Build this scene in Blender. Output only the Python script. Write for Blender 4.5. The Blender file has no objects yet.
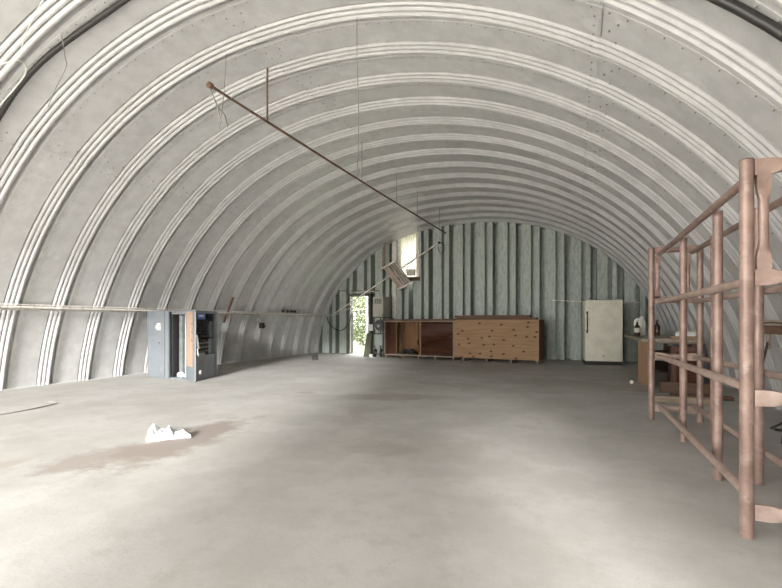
import bpy, bmesh, math, random
from mathutils import Vector, Matrix
random.seed(7)
PI = math.pi
S = bpy.context.scene
COL = S.collection

# ------------------------------------------------------------------ objects
ROOTM = {}          # root name -> inverse world matrix

def thing(name, label, cat, loc=(0, 0, 0), rotz=0.0, group=None, kind=None):
    o = bpy.data.objects.new(name, None)
    COL.objects.link(o)
    o.empty_display_size = 0.1
    o.location = loc
    o.rotation_euler = (0, 0, rotz)
    if label: o['label'] = label
    if cat: o['category'] = cat
    if group: o['group'] = group
    if kind: o['kind'] = kind
    ROOTM[o.name] = (Matrix.Translation(Vector(loc)) @ Matrix.Rotation(rotz, 4, 'Z')).inverted()
    return o

def rootinv(p):
    while p.parent: p = p.parent
    return ROOTM.get(p.name, Matrix())

def obj(name, bm, mat, parent=None, local=False, smooth=None, origin=None,
        label=None, cat=None, group=None, kind=None):
    """link a bmesh as ONE mesh object; bm is in world space unless local"""
    if parent is not None and not local:
        bm.transform(rootinv(parent))
    if origin is not None:
        bm.transform(Matrix.Translation(-Vector(origin)))
    me = bpy.data.meshes.new(name)
    bmesh.ops.recalc_face_normals(bm, faces=bm.faces)
    bm.to_mesh(me); bm.free()
    for m in (mat if isinstance(mat, (list, tuple)) else [mat]):
        me.materials.append(m)
    if smooth is not None:
        for p in me.polygons: p.use_smooth = True
        me.set_sharp_from_angle(angle=math.radians(smooth))
    o = bpy.data.objects.new(name, me)
    COL.objects.link(o)
    if parent is not None: o.parent = parent
    if origin is not None: o.location = origin; ROOTM[o.name] = Matrix.Translation(-Vector(origin))
    if label: o['label'] = label
    if cat: o['category'] = cat
    if group: o['group'] = group
    if kind: o['kind'] = kind
    return o

# ------------------------------------------------------------------ shapes
def B(): return bmesh.new()

def box(bm, a, b, bev=0.0, mat=0, M=None, seg=1):
    t = bmesh.new()
    bmesh.ops.create_cube(t, size=1.0)
    for v in t.verts:
        v.co = Vector([(a[i] + b[i]) / 2 + v.co[i] * (b[i] - a[i]) for i in range(3)])
    if bev > 0:
        bmesh.ops.bevel(t, geom=list(t.edges), offset=bev, segments=seg, affect='EDGES', profile=0.5)
    if M is not None: t.transform(M)
    join(bm, t, mat)
    return bm

def join(bm, t, mat=0):
    vm = {}
    for v in t.verts: vm[v] = bm.verts.new(v.co)
    for f in t.faces:
        try:
            nf = bm.faces.new([vm[v] for v in f.verts]); nf.material_index = mat
        except ValueError: pass
    t.free()

def frame(d):
    d = d.normalized()
    up = Vector((0, 0, 1)) if abs(d.z) < 0.95 else Vector((1, 0, 0))
    x = d.cross(up).normalized()
    return x, x.cross(d).normalized()

def bar(bm, p, q, w, h, bev=0.0, mat=0, up=None):
    """rectangular bar from p to q, w across, h along up"""
    p, q = Vector(p), Vector(q)
    d = (q - p); L = d.length; d.normalize()
    u = Vector(up) if up else (Vector((0, 0, 1)) if abs(d.z) < .95 else Vector((1, 0, 0)))
    x = d.cross(u).normalized(); z = x.cross(d).normalized()
    M = Matrix((x, d, z)).transposed().to_4x4(); M.translation = p
    return box(bm, (-w / 2, 0, -h / 2), (w / 2, L, h / 2), bev, mat, M)

def ring(bm, c, x, y, r, n, ry=None):
    ry = ry if ry is not None else r
    return [bm.verts.new(c + x * (r * math.cos(2 * PI * i / n)) + y * (ry * math.sin(2 * PI * i / n))) for i in range(n)]

def skin(bm, rings, cap=True, mat=0):
    n = len(rings[0])
    for a, b in zip(rings, rings[1:]):
        for i in range(n):
            f = bm.faces.new((a[i], a[(i + 1) % n], b[(i + 1) % n], b[i])); f.material_index = mat
    if cap:
        f = bm.faces.new(rings[0]); f.material_index = mat
        f = bm.faces.new(list(reversed(rings[-1]))); f.material_index = mat

def cyl(bm, p, q, r, n=14, r2=None, mat=0):
    p, q = Vector(p), Vector(q)
    x, y = frame(q - p)
    skin(bm, [ring(bm, p, x, y, r, n), ring(bm, q, x, y, r2 if r2 is not None else r, n)], True, mat)
    return bm

def tube(bm, pts, r, n=8, mat=0, radii=None):
    pts = [Vector(p) for p in pts]
    rings = []; px = None
    for i, p in enumerate(pts):
        d = (pts[min(i + 1, len(pts) - 1)] - pts[max(i - 1, 0)]).normalized()
        if px is None: x, y = frame(d)
        else:
            x = (px - d * px.dot(d)).normalized(); y = d.cross(x)
        px = x
        rr = radii[i] if radii else r
        rings.append(ring(bm, p, x, y, rr, n))
    skin(bm, rings, True, mat)
    return bm

def spline(pts, sub=6):
    pts = [Vector(p) for p in pts]; out = []
    for i in range(len(pts) - 1):
        p0 = pts[max(i - 1, 0)]; p1 = pts[i]; p2 = pts[i + 1]; p3 = pts[min(i + 2, len(pts) - 1)]
        for k in range(sub):
            t = k / sub
            out.append(0.5 * ((2 * p1) + (p2 - p0) * t + (2 * p0 - 5 * p1 + 4 * p2 - p3) * t * t + (3 * p1 - p0 - 3 * p2 + p3) * t ** 3))
    out.append(pts[-1]); return out

def lathe(bm, prof, c, n=20, axis=None, mat=0):
    """prof list of (r, h) along axis"""
    c = Vector(c); d = Vector(axis) if axis else Vector((0, 0, 1)); d.normalize()
    x, y = frame(d)
    skin(bm, [ring(bm, c + d * h, x, y, max(r, 1e-4), n) for r, h in prof], True, mat)
    return bm

# ------------------------------------------------------------------ materials
def mat(name, col, rough=0.6, metal=0.0, col2=None, scale=6.0, detail=6.0, lo=0.4, hi=0.6,
        bump=0.0, bscale=40.0, stretch=None, rnd=0.0, spec=0.5, col3=None, scale3=2.0, lo3=.55, hi3=.7):
    m = bpy.data.materials.new(name); m.use_nodes = True
    nt = m.node_tree; N = nt.nodes; L = nt.links
    p = N['Principled BSDF']
    p.inputs['Roughness'].default_value = rough; p.inputs['Metallic'].default_value = metal
    p.inputs['Specular IOR Level'].default_value = spec
    c = None
    tc = N.new('ShaderNodeTexCoord'); mp = N.new('ShaderNodeMapping')
    L.new(tc.outputs['Object'], mp.inputs['Vector'])
    if stretch: mp.inputs['Scale'].default_value = stretch
    def noise(sc, a, b, det=detail):
        n = N.new('ShaderNodeTexNoise'); n.inputs['Scale'].default_value = sc; n.inputs['Detail'].default_value = det
        n.inputs['Roughness'].default_value = .62
        L.new(mp.outputs['Vector'], n.inputs['Vector'])
        r = N.new('ShaderNodeMapRange'); r.inputs['From Min'].default_value = a; r.inputs['From Max'].default_value = b
        L.new(n.outputs['Fac'], r.inputs['Value']); return r.outputs['Result']
    def mix(fac, a, b, blend='MIX'):
        x = N.new('ShaderNodeMix'); x.data_type = 'RGBA'; x.blend_type = blend
        if isinstance(fac, float): x.inputs['Factor'].default_value = fac
        else: L.new(fac, x.inputs['Factor'])
        for k, v in (('A', a), ('B', b)):
            s = [i for i in x.inputs if i.name == k and i.type == 'RGBA'][0]
            if isinstance(v, (tuple, list)): s.default_value = (*v[:3], 1)
            else: L.new(v, s)
        return [o for o in x.outputs if o.type == 'RGBA'][0]
    out = None
    if col2: out = mix(noise(scale, lo, hi), col, col2)
    if col3: out = mix(noise(scale3, lo3, hi3), out if out else col, col3)
    if rnd > 0:
        g = N.new('ShaderNodeNewGeometry')
        r = N.new('ShaderNodeMapRange'); r.inputs['To Min'].default_value = 1 - rnd; r.inputs['To Max'].default_value = 1 + rnd * .5
        L.new(g.outputs['Random Per Island'], r.inputs['Value'])
        hs = N.new('ShaderNodeHueSaturation'); L.new(r.outputs['Result'], hs.inputs['Value'])
        if out is not None: L.new(out, hs.inputs['Color'])
        else: hs.inputs['Color'].default_value = (*col, 1)
        out = hs.outputs['Color']
    if out is not None: L.new(out, p.inputs['Base Color'])
    else: p.inputs['Base Color'].default_value = (*col, 1)
    if bump > 0:
        n = N.new('ShaderNodeTexNoise'); n.inputs['Scale'].default_value = bscale; n.inputs['Detail'].default_value = 4
        L.new(mp.outputs['Vector'], n.inputs['Vector'])
        bp = N.new('ShaderNodeBump'); bp.inputs['Strength'].default_value = bump; bp.inputs['Distance'].default_value = 0.01
        L.new(n.outputs['Fac'], bp.inputs['Height']); L.new(bp.outputs['Normal'], p.inputs['Normal'])
    m['mixfn'] = 0
    return m

def wood(name, col, col2, rough=.65, axis='x', scale=3.0, knots=None):
    m = bpy.data.materials.new(name); m.use_nodes = True
    nt = m.node_tree; N = nt.nodes; L = nt.links; p = N['Principled BSDF']; p.inputs['Roughness'].default_value = rough
    tc = N.new('ShaderNodeTexCoord'); mp = N.new('ShaderNodeMapping'); L.new(tc.outputs['Object'], mp.inputs['Vector'])
    st = [12.0, 12.0, 12.0]; st['xyz'.index(axis)] = 1.0
    mp.inputs['Scale'].default_value = st
    n = N.new('ShaderNodeTexNoise'); n.inputs['Scale'].default_value = scale; n.inputs['Detail'].default_value = 8; n.inputs['Distortion'].default_value = .6
    L.new(mp.outputs['Vector'], n.inputs['Vector'])
    r = N.new('ShaderNodeValToRGB'); r.color_ramp.elements[0].position = .35; r.color_ramp.elements[1].position = .68
    r.color_ramp.elements[0].color = (*col2, 1); r.color_ramp.elements[1].color = (*col, 1)
    L.new(n.outputs['Fac'], r.inputs['Fac'])
    out = r.outputs['Color']
    if knots:
        v = N.new('ShaderNodeTexVoronoi'); v.voronoi_dimensions = '2D'; v.inputs['Scale'].default_value = knots[1]; v.inputs['Randomness'].default_value = .85
        mk = N.new('ShaderNodeMapping'); mk.inputs['Scale'].default_value = knots[2]
        sx = N.new('ShaderNodeSeparateXYZ'); cx = N.new('ShaderNodeCombineXYZ')
        L.new(tc.outputs['Object'], sx.inputs[0]); L.new(sx.outputs['X'], cx.inputs['X']); L.new(sx.outputs['Z'], cx.inputs['Y']); L.new(cx.outputs[0], mk.inputs['Vector']); L.new(mk.outputs['Vector'], v.inputs['Vector'])
        q = N.new('ShaderNodeMapRange'); q.inputs['From Min'].default_value = .06; q.inputs['From Max'].default_value = .17
        q.inputs['To Min'].default_value = 1; q.inputs['To Max'].default_value = 0
        L.new(v.outputs['Distance'], q.inputs['Value'])
        x = N.new('ShaderNodeMix'); x.data_type = 'RGBA'
        sc = N.new('ShaderNodeSeparateColor'); L.new(v.outputs['Color'], sc.inputs[0])
        gt = N.new('ShaderNodeMath'); gt.operation = 'GREATER_THAN'; gt.inputs[1].default_value = .42; L.new(sc.outputs[0], gt.inputs[0])
        mm = N.new('ShaderNodeMath'); mm.operation = 'MULTIPLY'; L.new(q.outputs['Result'], mm.inputs[0]); L.new(gt.outputs[0], mm.inputs[1])
        L.new(mm.outputs[0], x.inputs['Factor'])
        A = [i for i in x.inputs if i.type == 'RGBA']
        L.new(out, A[0]); A[1].default_value = (*knots[0], 1)
        out = [o for o in x.outputs if o.type == 'RGBA'][0]
    L.new(out, p.inputs['Base Color'])
    bp = N.new('ShaderNodeBump'); bp.inputs['Strength'].default_value = .25; bp.inputs['Distance'].default_value = .006
    L.new(n.outputs['Fac'], bp.inputs['Height']); L.new(bp.outputs['Normal'], p.inputs['Normal'])
    return m

M_GALV = mat('galvanized_steel', (.685, .68, .67), .42, .25, (.605, .60, .59), 5, 10, .40, .62, bump=.12, bscale=9, rnd=.10,
             col3=(.73, .73, .715), scale3=3.0, lo3=.58, hi3=.68)
M_ENDW = mat('weathered_painted_steel', (.47, .51, .46), .55, .1, (.30, .335, .295), 9, 10, .45, .66, stretch=(3, 3, .7), bump=.1, bscale=20,
             col3=(.12, .135, .12), scale3=26, lo3=.60, hi3=.72)
M_BOLT = mat('bolt_steel', (.36, .36, .35), .5, .6)
M_RUST = mat('rusted_pipe_paint', (.325, .222, .182), .42, .15, (.22, .142, .115), 7, 8, .42, .62, bump=.15, bscale=60,
             col3=(.45, .34, .30), scale3=11, lo3=.55, hi3=.75)
M_RAIL = mat('lit_pipe_paint', (.46, .345, .295), .42, .15, (.35, .25, .205), 7, 8, .42, .62, bump=.1, bscale=60)  # lighter copy of the rack paint: light on the lower bars put into colour
M_RUSTD = mat('brown_rust', (.22, .12, .075), .8, .2, (.12, .075, .05), 14, 6, .4, .6)
M_RUSTRED = mat('red_rust', (.23, .125, .095), .85, .1, (.2, .09, .06), 10)
M_CAB = mat('grey_enamel', (.155, .17, .182), .45, .15, (.125, .138, .15), 3, 8, .45, .68, col3=(.19, .205, .215), scale3=6, lo3=.58, hi3=.7)
M_CABIN = mat('pale_blue_enamel', (.40, .445, .465), .5, .0, (.33, .37, .39), 5, 8, .45, .65)
M_CABD = mat('dark_grey_enamel', (.17, .175, .17), .5, .1, (.12, .12, .115), 6)
M_TAN = mat('tan_paper', (.27, .175, .115), .85, 0, (.33, .245, .185), 18, 6, .5, .65)
M_BLACK = mat('black_plastic', (.018, .017, .016), .5)
M_DARK = mat('soot_black', (.035, .028, .024), .8, 0, (.07, .045, .03), 16)
M_COPPER = mat('aged_copper', (.50, .33, .20), .5, .5, (.28, .18, .11), 20)
M_PORC = mat('porcelain', (.45, .44, .42), .35)
M_BLUE = mat('blue_label', (.05, .12, .42), .5)
M_WHITE = mat('white_plastic', (.80, .80, .78), .45)
M_SHEET = mat('white_plastic_film', (.68, .68, .68), .55, 0, (.58, .58, .58), 12)
M_COND = mat('galvanized_conduit', (.62, .60, .56), .4, .4, (.40, .37, .33), 6, 6, .5, .7)
M_CONDW = mat('painted_conduit', (.86, .82, .76), .5, .1, (.52, .45, .37), 8, 6, .52, .7)
M_WIRE = mat('grey_wire', (.28, .275, .26), .6, .2)
M_WIREW = mat('pale_wire', (.62, .61, .57), .6, 0)
M_HOSE = mat('black_rubber_hose', (.022, .020, .018), .45)
M_FRIDGE = mat('yellowed_white_enamel', (.84, .81, .68), .35, 0, (.74, .71, .585), 3.5, 10, .45, .62, spec=.5, col3=(.60, .52, .36), scale3=6, lo3=.62, hi3=.74)
M_PLY = wood('knotty_plywood', (.40, .25, .135), (.31, .175, .088), .7, 'x', 1.6, ((.045, .022, .012), 1.0, (3.3, 4.9, 1.0)))
M_PLYD = wood('plain_plywood', (.43, .28, .165), (.32, .19, .105), .7, 'z', 2.0)
M_PLYB = wood('brown_panel_back', (.30, .155, .07), (.185, .085, .035), .45, 'z', 1.4)
M_MAHOG = wood('dark_red_brown_panel', (.115, .045, .025), (.06, .024, .014), .22, 'x', 1.5)
M_OLDW = wood('weathered_grey_brown_wood', (.34, .27, .20), (.22, .165, .12), .85, 'x', 2.0)
M_OLDWY = wood('weathered_board', (.42, .37, .30), (.31, .26, .20), .85, 'y', 2.0)
M_DKW = wood('dark_brown_wood', (.17, .10, .065), (.095, .055, .036), .8, 'x', 2.0)
M_BEAM = wood('brown_timber', (.21, .115, .075), (.12, .065, .045), .8, 'y', 2.0)
M_BEAMT = wood('greyed_timber_top', (.50, .42, .35), (.36, .28, .22), .85, 'y', 2.0)
M_TANMET = mat('tan_enamel', (.50, .475, .40), .5, .05, (.40, .375, .31), 4, 8, .45, .65)
M_GREYMET = mat('grey_green_enamel', (.42, .46, .43), .5, .1, (.32, .35, .325), 4)
M_MACH = mat('greasy_machine_metal', (.09, .088, .082), .5, .4, (.22, .215, .20), 22, 4, .55, .65)
M_GREENB = wood('greenish_board', (.21, .22, .15), (.14, .145, .10), .8, 'z', 2.0)
M_REFL = mat('fixture_enamel', (.66, .60, .53), .4, .1, (.46, .37, .31), 8, 6, .5, .68)
M_BROWNMET = mat('brown_stained_reflector', (.50, .38, .31), .5, .1, (.36, .27, .22), 9)
M_JUG = mat('milky_plastic', (.88, .87, .79), .4)
M_BOTTLE = mat('brown_bottle', (.06, .035, .02), .25)
M_LABEL = mat('paper_label', (.70, .66, .55), .7)
M_REDCAB = wood('red_brown_cabinet', (.16, .07, .045), (.10, .04, .028), .6, 'z', 2.0)
M_BLOCK = mat('concrete_block', (.055, .048, .042), .9, 0, (.035, .03, .027), 30)
M_LEAF = mat('shrub_leaf', (.085, .11, .05), .55, 0, (.15, .17, .10), 3, 3, rnd=.35)
M_BARK = mat('bark', (.16, .12, .09), .9, 0, (.10, .075, .06), 20)
M_GRASS = mat('grass_ground', (.11, .15, .05), .9, 0, (.16, .16, .09), 5)
M_GRAVEL = mat('pale_gravel', (.50, .48, .44), .95, 0, (.40, .385, .35), 9, bump=.3)
M_JAMB = wood('dark_door_frame', (.16, .15, .12), (.10, .095, .08), .8, 'z', 2.0)
M_FRAMEGLOW = mat('painted_frame_and_glow', (.86, .84, .77), .6, 0, (.72, .68, .6), 6)  # paint of the real frames, also of the pieces standing in for window light
M_DOORG = mat('green_grey_door', (.20, .23, .19), .6, .1, (.14, .165, .135), 6)

def concrete():
    m = bpy.data.materials.new('stained_concrete'); m.use_nodes = True
    nt = m.node_tree; N = nt.nodes; L = nt.links; p = N['Principled BSDF']
    p.inputs['Roughness'].default_value = .72; p.inputs['Specular IOR Level'].default_value = .35
    tc = N.new('ShaderNodeTexCoord')
    def noise(sc, det=8, rough=.6, vec=None, dist=0):
        n = N.new('ShaderNodeTexNoise'); n.inputs['Scale'].default_value = sc; n.inputs['Detail'].default_value = det
        n.inputs['Roughness'].default_value = rough; n.inputs['Distortion'].default_value = dist
        L.new(vec or tc.outputs['Object'], n.inputs['Vector']); return n
    def rng(s, a, b, c=0., d=1.):
        r = N.new('ShaderNodeMapRange'); r.interpolation_type = 'SMOOTHSTEP'
        for k, v in (('From Min', a), ('From Max', b), ('To Min', c), ('To Max', d)): r.inputs[k].default_value = v
        L.new(s, r.inputs['Value']); return r.outputs['Result']
    def mul(a, b):
        x = N.new('ShaderNodeMath'); x.operation = 'MULTIPLY'
        L.new(a, x.inputs[0])
        if isinstance(b, float): x.inputs[1].default_value = b
        else: L.new(b, x.inputs[1])
        return x.outputs[0]
    def mix(f, a, b):
        x = N.new('ShaderNodeMix'); x.data_type = 'RGBA'; L.new(f, x.inputs['Factor'])
        I = [i for i in x.inputs if i.type == 'RGBA']
        for s, v in zip(I, (a, b)):
            if isinstance(v, tuple): s.default_value = (*v, 1)
            else: L.new(v, s)
        return [o for o in x.outputs if o.type == 'RGBA'][0]
    c = mix(rng(noise(1.3, 10, .62).outputs['Fac'], .38, .64), (.415, .398, .37), (.49, .477, .452))
    c = mix(mul(rng(noise(7, 8, .7).outputs['Fac'], .48, .70), .75), c, (.40, .375, .345))
    c = mix(mul(rng(noise(.8, 6, .6, dist=1.2).outputs['Fac'], .56, .66), .45), c, (.38, .35, .315))
    c = mix(mul(rng(noise(90, 2).outputs['Fac'], .60, .72), .7), c, (.33, .31, .28))
    # shaped stains: (centre, radii, rotation, colour, strength)
    for cx, cy, rx, ry, rot, colr, st in (
            (-3.36, 3.10, .36, 1.2, .12, (.285, .24, .21), .9),
            (-3.55, 2.55, .32, .6, -.3, (.30, .255, .225), .75),
            (-4.05, 2.05, .10, .35, .1, (.35, .31, .27), .6),
            (-2.6, 6.1, .9, .35, .3, (.31, .275, .235), .55),
            (-1.6, 7.6, 1.4, .4, -.2, (.33, .295, .25), .5),
            (-3.9, 6.0, .25, .12, .2, (.33, .25, .2), .6),
            (-1.55, 3.6, .35, .25, .5, (.33, .28, .24), .5),
            (-.2, 8.6, 1.6, .7, .0, (.33, .30, .255), .45),
            (-3.0, 10.5, 2.4, 1.0, .1, (.34, .31, .26), .45),
            (1.4, 8.2, .7, 1.4, .0, (.27, .235, .20), .6)):
        mp = N.new('ShaderNodeMapping'); mp.vector_type = 'TEXTURE'
        mp.inputs['Location'].default_value = (cx, cy, 0); mp.inputs['Rotation'].default_value = (0, 0, rot)
        mp.inputs['Scale'].default_value = (rx, ry, 1)
        L.new(tc.outputs['Object'], mp.inputs['Vector'])
        ln = N.new('ShaderNodeVectorMath'); ln.operation = 'LENGTH'; L.new(mp.outputs['Vector'], ln.inputs[0])
        n = noise(2.6, 8, .7)
        ad = N.new('ShaderNodeMath'); ad.operation = 'MULTIPLY_ADD'
        L.new(n.outputs['Fac'], ad.inputs[0]); ad.inputs[1].default_value = 1.9; L.new(ln.outputs['Value'], ad.inputs[2])
        c = mix(rng(ad.outputs[0], 1.45, 2.0, st, 0.), c, colr)
    L.new(c, p.inputs['Base Color'])
    bp = N.new('ShaderNodeBump'); bp.inputs['Strength'].default_value = .15; bp.inputs['Distance'].default_value = .01
    L.new(noise(30, 6).outputs['Fac'], bp.inputs['Height']); L.new(bp.outputs['Normal'], p.inputs['Normal'])
    return m
M_CONC = concrete()

def translucent():
    m = bpy.data.materials.new('fibreglass_pane'); m.use_nodes = True
    nt = m.node_tree; N = nt.nodes; L = nt.links; N.remove(N['Principled BSDF'])
    out = N['Material Output']
    t = N.new('ShaderNodeBsdfTranslucent'); t.inputs['Color'].default_value = (.155, .146, .122, 1)
    d = N.new('ShaderNodeBsdfDiffuse'); d.inputs['Color'].default_value = (.6, .57, .5, 1)
    x = N.new('ShaderNodeMixShader'); x.inputs[0].default_value = .3
    L.new(t.outputs[0], x.inputs[1]); L.new(d.outputs[0], x.inputs[2]); L.new(x.outputs[0], out.inputs['Surface'])
    return m
M_PANE = translucent()

# ------------------------------------------------------------------ the arch
XC, ZC = -3.10, -0.82
NEAR = (5.55, 5.29, 2.06)        # half width, height above ZC and roundness of the roof skin
FAR = (5.56, 5.07, 2.24)         # the crown sags slightly towards the back end
PER = 0.69; SEAM0 = 4.48
YB = SEAM0 + 14 * PER            # back end wall, 14.14
YF = SEAM0 - 11 * PER            # front end, -3.11, behind the camera

def arch_poly(shape, n=6000):
    a, b, q = shape; pts = []
    for i in range(n + 1):
        th = -0.6 + (PI + 1.2) * i / n
        c, s = math.cos(th), math.sin(th)
        X = XC + a * math.copysign(abs(c) ** (2 / q), c); Z = ZC + b * math.copysign(abs(s) ** (2 / q), s)
        if Z >= -0.02: pts.append((X, Z))
    cum = [0.0]
    for p, r in zip(pts, pts[1:]): cum.append(cum[-1] + math.hypot(r[0] - p[0], r[1] - p[1]))
    return pts, cum
PN, CN = arch_poly(NEAR); PF, CF = arch_poly(FAR)
TOT = CN[-1]
import bisect
def sample(P, Cm, s):
    i = min(max(bisect.bisect_left(Cm, s), 1), len(Cm) - 1)
    t = (s - Cm[i - 1]) / max(Cm[i] - Cm[i - 1], 1e-9)
    a, b = P[i - 1], P[i]
    j = min(i + 12, len(P) - 1); k = max(i - 12, 0)
    tx, tz = P[j][0] - P[k][0], P[j][1] - P[k][1]; l = math.hypot(tx, tz)
    return a[0] + (b[0] - a[0]) * t, a[1] + (b[1] - a[1]) * t, -tz / l, tx / l
def sag(y):
    return min(max((y - 8.0) / (YB - 8.0), 0), 1)
def arch_at(s, y=0.0):
    """point on the roof skin and its inward normal; s runs from right foot to left foot"""
    A = sample(PN, CN, s); w = sag(y)
    if w <= 0: return A
    F = sample(PF, CF, s / TOT * CF[-1])
    return tuple(p + (q - p) * w for p, q in zip(A, F))
def shape_at(y):
    w = sag(y); return [p + (q - p) * w for p, q in zip(NEAR, FAR)]
def arch_z(x, off=0.0, y=99):
    a, b, q = shape_at(y); u = abs(x - XC) / (a + off)
    return -1 if u >= 1 else ZC + (b + off) * (1 - u ** q) ** (1 / q)
def arch_x(z, side, off=0.0, y=0):
    a, b, q = shape_at(y); u = (z - ZC) / (b + off)
    return XC + side * (a + off) * (1 - abs(u) ** q) ** (1 / q)
def s_of_x(X):
    best = min(range(len(PN)), key=lambda i: abs(PN[i][0] - X) if PN[i][1] > 2.0 else 99)
    return CN[best]

JOINTS = [s_of_x(.12), s_of_x(-3.60), s_of_x(-6.62)]
PROF = [(-.012, -.02), (-.012, .005), (.054, .005), (.056, .0), (.374, .0), (.376, -.036), (.390, -.036), (.393, .001),
        (.414, .015), (.434, .015), (.436, -.020), (.450, -.020), (.453, .016),
        (.474, .030), (.494, .030), (.496, -.005), (.510, -.005), (.513, .031),
        (.534, .045), (.552, .046), (.592, -.034), (.632, -.042), (.637, .0), (.69, .0)]
PROF_END = PROF + [(1.15, .0)]

def build_roof():
    bm = B()
    segs = [(0.0, JOINTS[0]), (JOINTS[0], JOINTS[1]), (JOINTS[1], JOINTS[2]), (JOINTS[2], TOT)]
    for k in range(-11, 14):
        y0 = SEAM0 + k * PER; prof = PROF_END if k == 13 else PROF
        for j, (s0, s1) in enumerate(segs):
            lo = 0.007 if j % 2 else 0.0
            a = s0 - (.10 if j else 0); b = s1 + (.0 if j < 3 else 0)
            n = max(10, int((b - a) / .16))
            rows = []
            for i in range(n + 1):
                row = []
                for u, d in prof:
                    x, z, nx, nz = arch_at(a + (b - a) * i / n, y0 + u)
                    row.append(bm.verts.new((x + nx * (d + lo), y0 + u, max(z + nz * (d + lo), -.02))))
                rows.append(row)
            for r0, r1 in zip(rows, rows[1:]):
                for i in range(len(prof) - 1):
                    bm.faces.new((r0[i], r0[i + 1], r1[i + 1], r1[i]))
    o = obj('ceiling', bm, M_GALV, smooth=20, kind='structure')
    bb = B()
    def bolt(x, y, z, nx, nz, r=.0062):
        nn = Vector((nx, 0, nz)); p = Vector((x, y, z))
        ax, ay = Vector((0, 1, 0)), nn.cross(Vector((0, 1, 0)))
        t = [bb.verts.new(p + (ax * math.cos(q * PI / 3) + ay * math.sin(q * PI / 3)) * r) for q in range(6)]
        u = [bb.verts.new(v.co + nn * .009) for v in t]
        for q in range(6): bb.faces.new((t[q], t[(q + 1) % 6], u[(q + 1) % 6], u[q]))
        bb.faces.new(u)
    for k in range(-4, 14):
        y0 = SEAM0 + k * PER
        s = .1
        while s < TOT - .05:
            x, z, nx, nz = arch_at(s, y0)
            bolt(x + nx * .008, y0 + .014, z + nz * .008, nx, nz); s += .152
        for sj in JOINTS:
            for ds in (-.035, -.24):
                for u, d in ((.12, .0), (.24, .0), (.36, .0), (.425, .014), (.486, .029), (.543, .044)):
                    if ds < -.1 and u not in (.12, .24, .36): continue
                    x, z, nx, nz = arch_at(sj + ds + (.07 if u == .24 and ds < -.1 else 0), y0)
                    bolt(x + nx * (d + .004), y0 + u, z + nz * (d + .004), nx, nz, .009)
    obj('bolts', bb, M_BOLT, o, kind='stuff')
    return o
build_roof()

# ------------------------------------------------------------------ floor, ground
bm = B(); box(bm, (-9.3, YF - .05, -.25), (3.1, YB + .5, 0)); obj('floor', bm, M_CONC, kind='structure')
bm = B(); box(bm, (-60, -70, -.6), (60, YF - .06, -.03)); obj('ground', bm, M_GRAVEL, kind='structure')
bm = B(); box(bm, (-60, YB + .51, -.6), (60, 70, -.05)); obj('ground', bm, M_GRASS, kind='structure')

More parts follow.
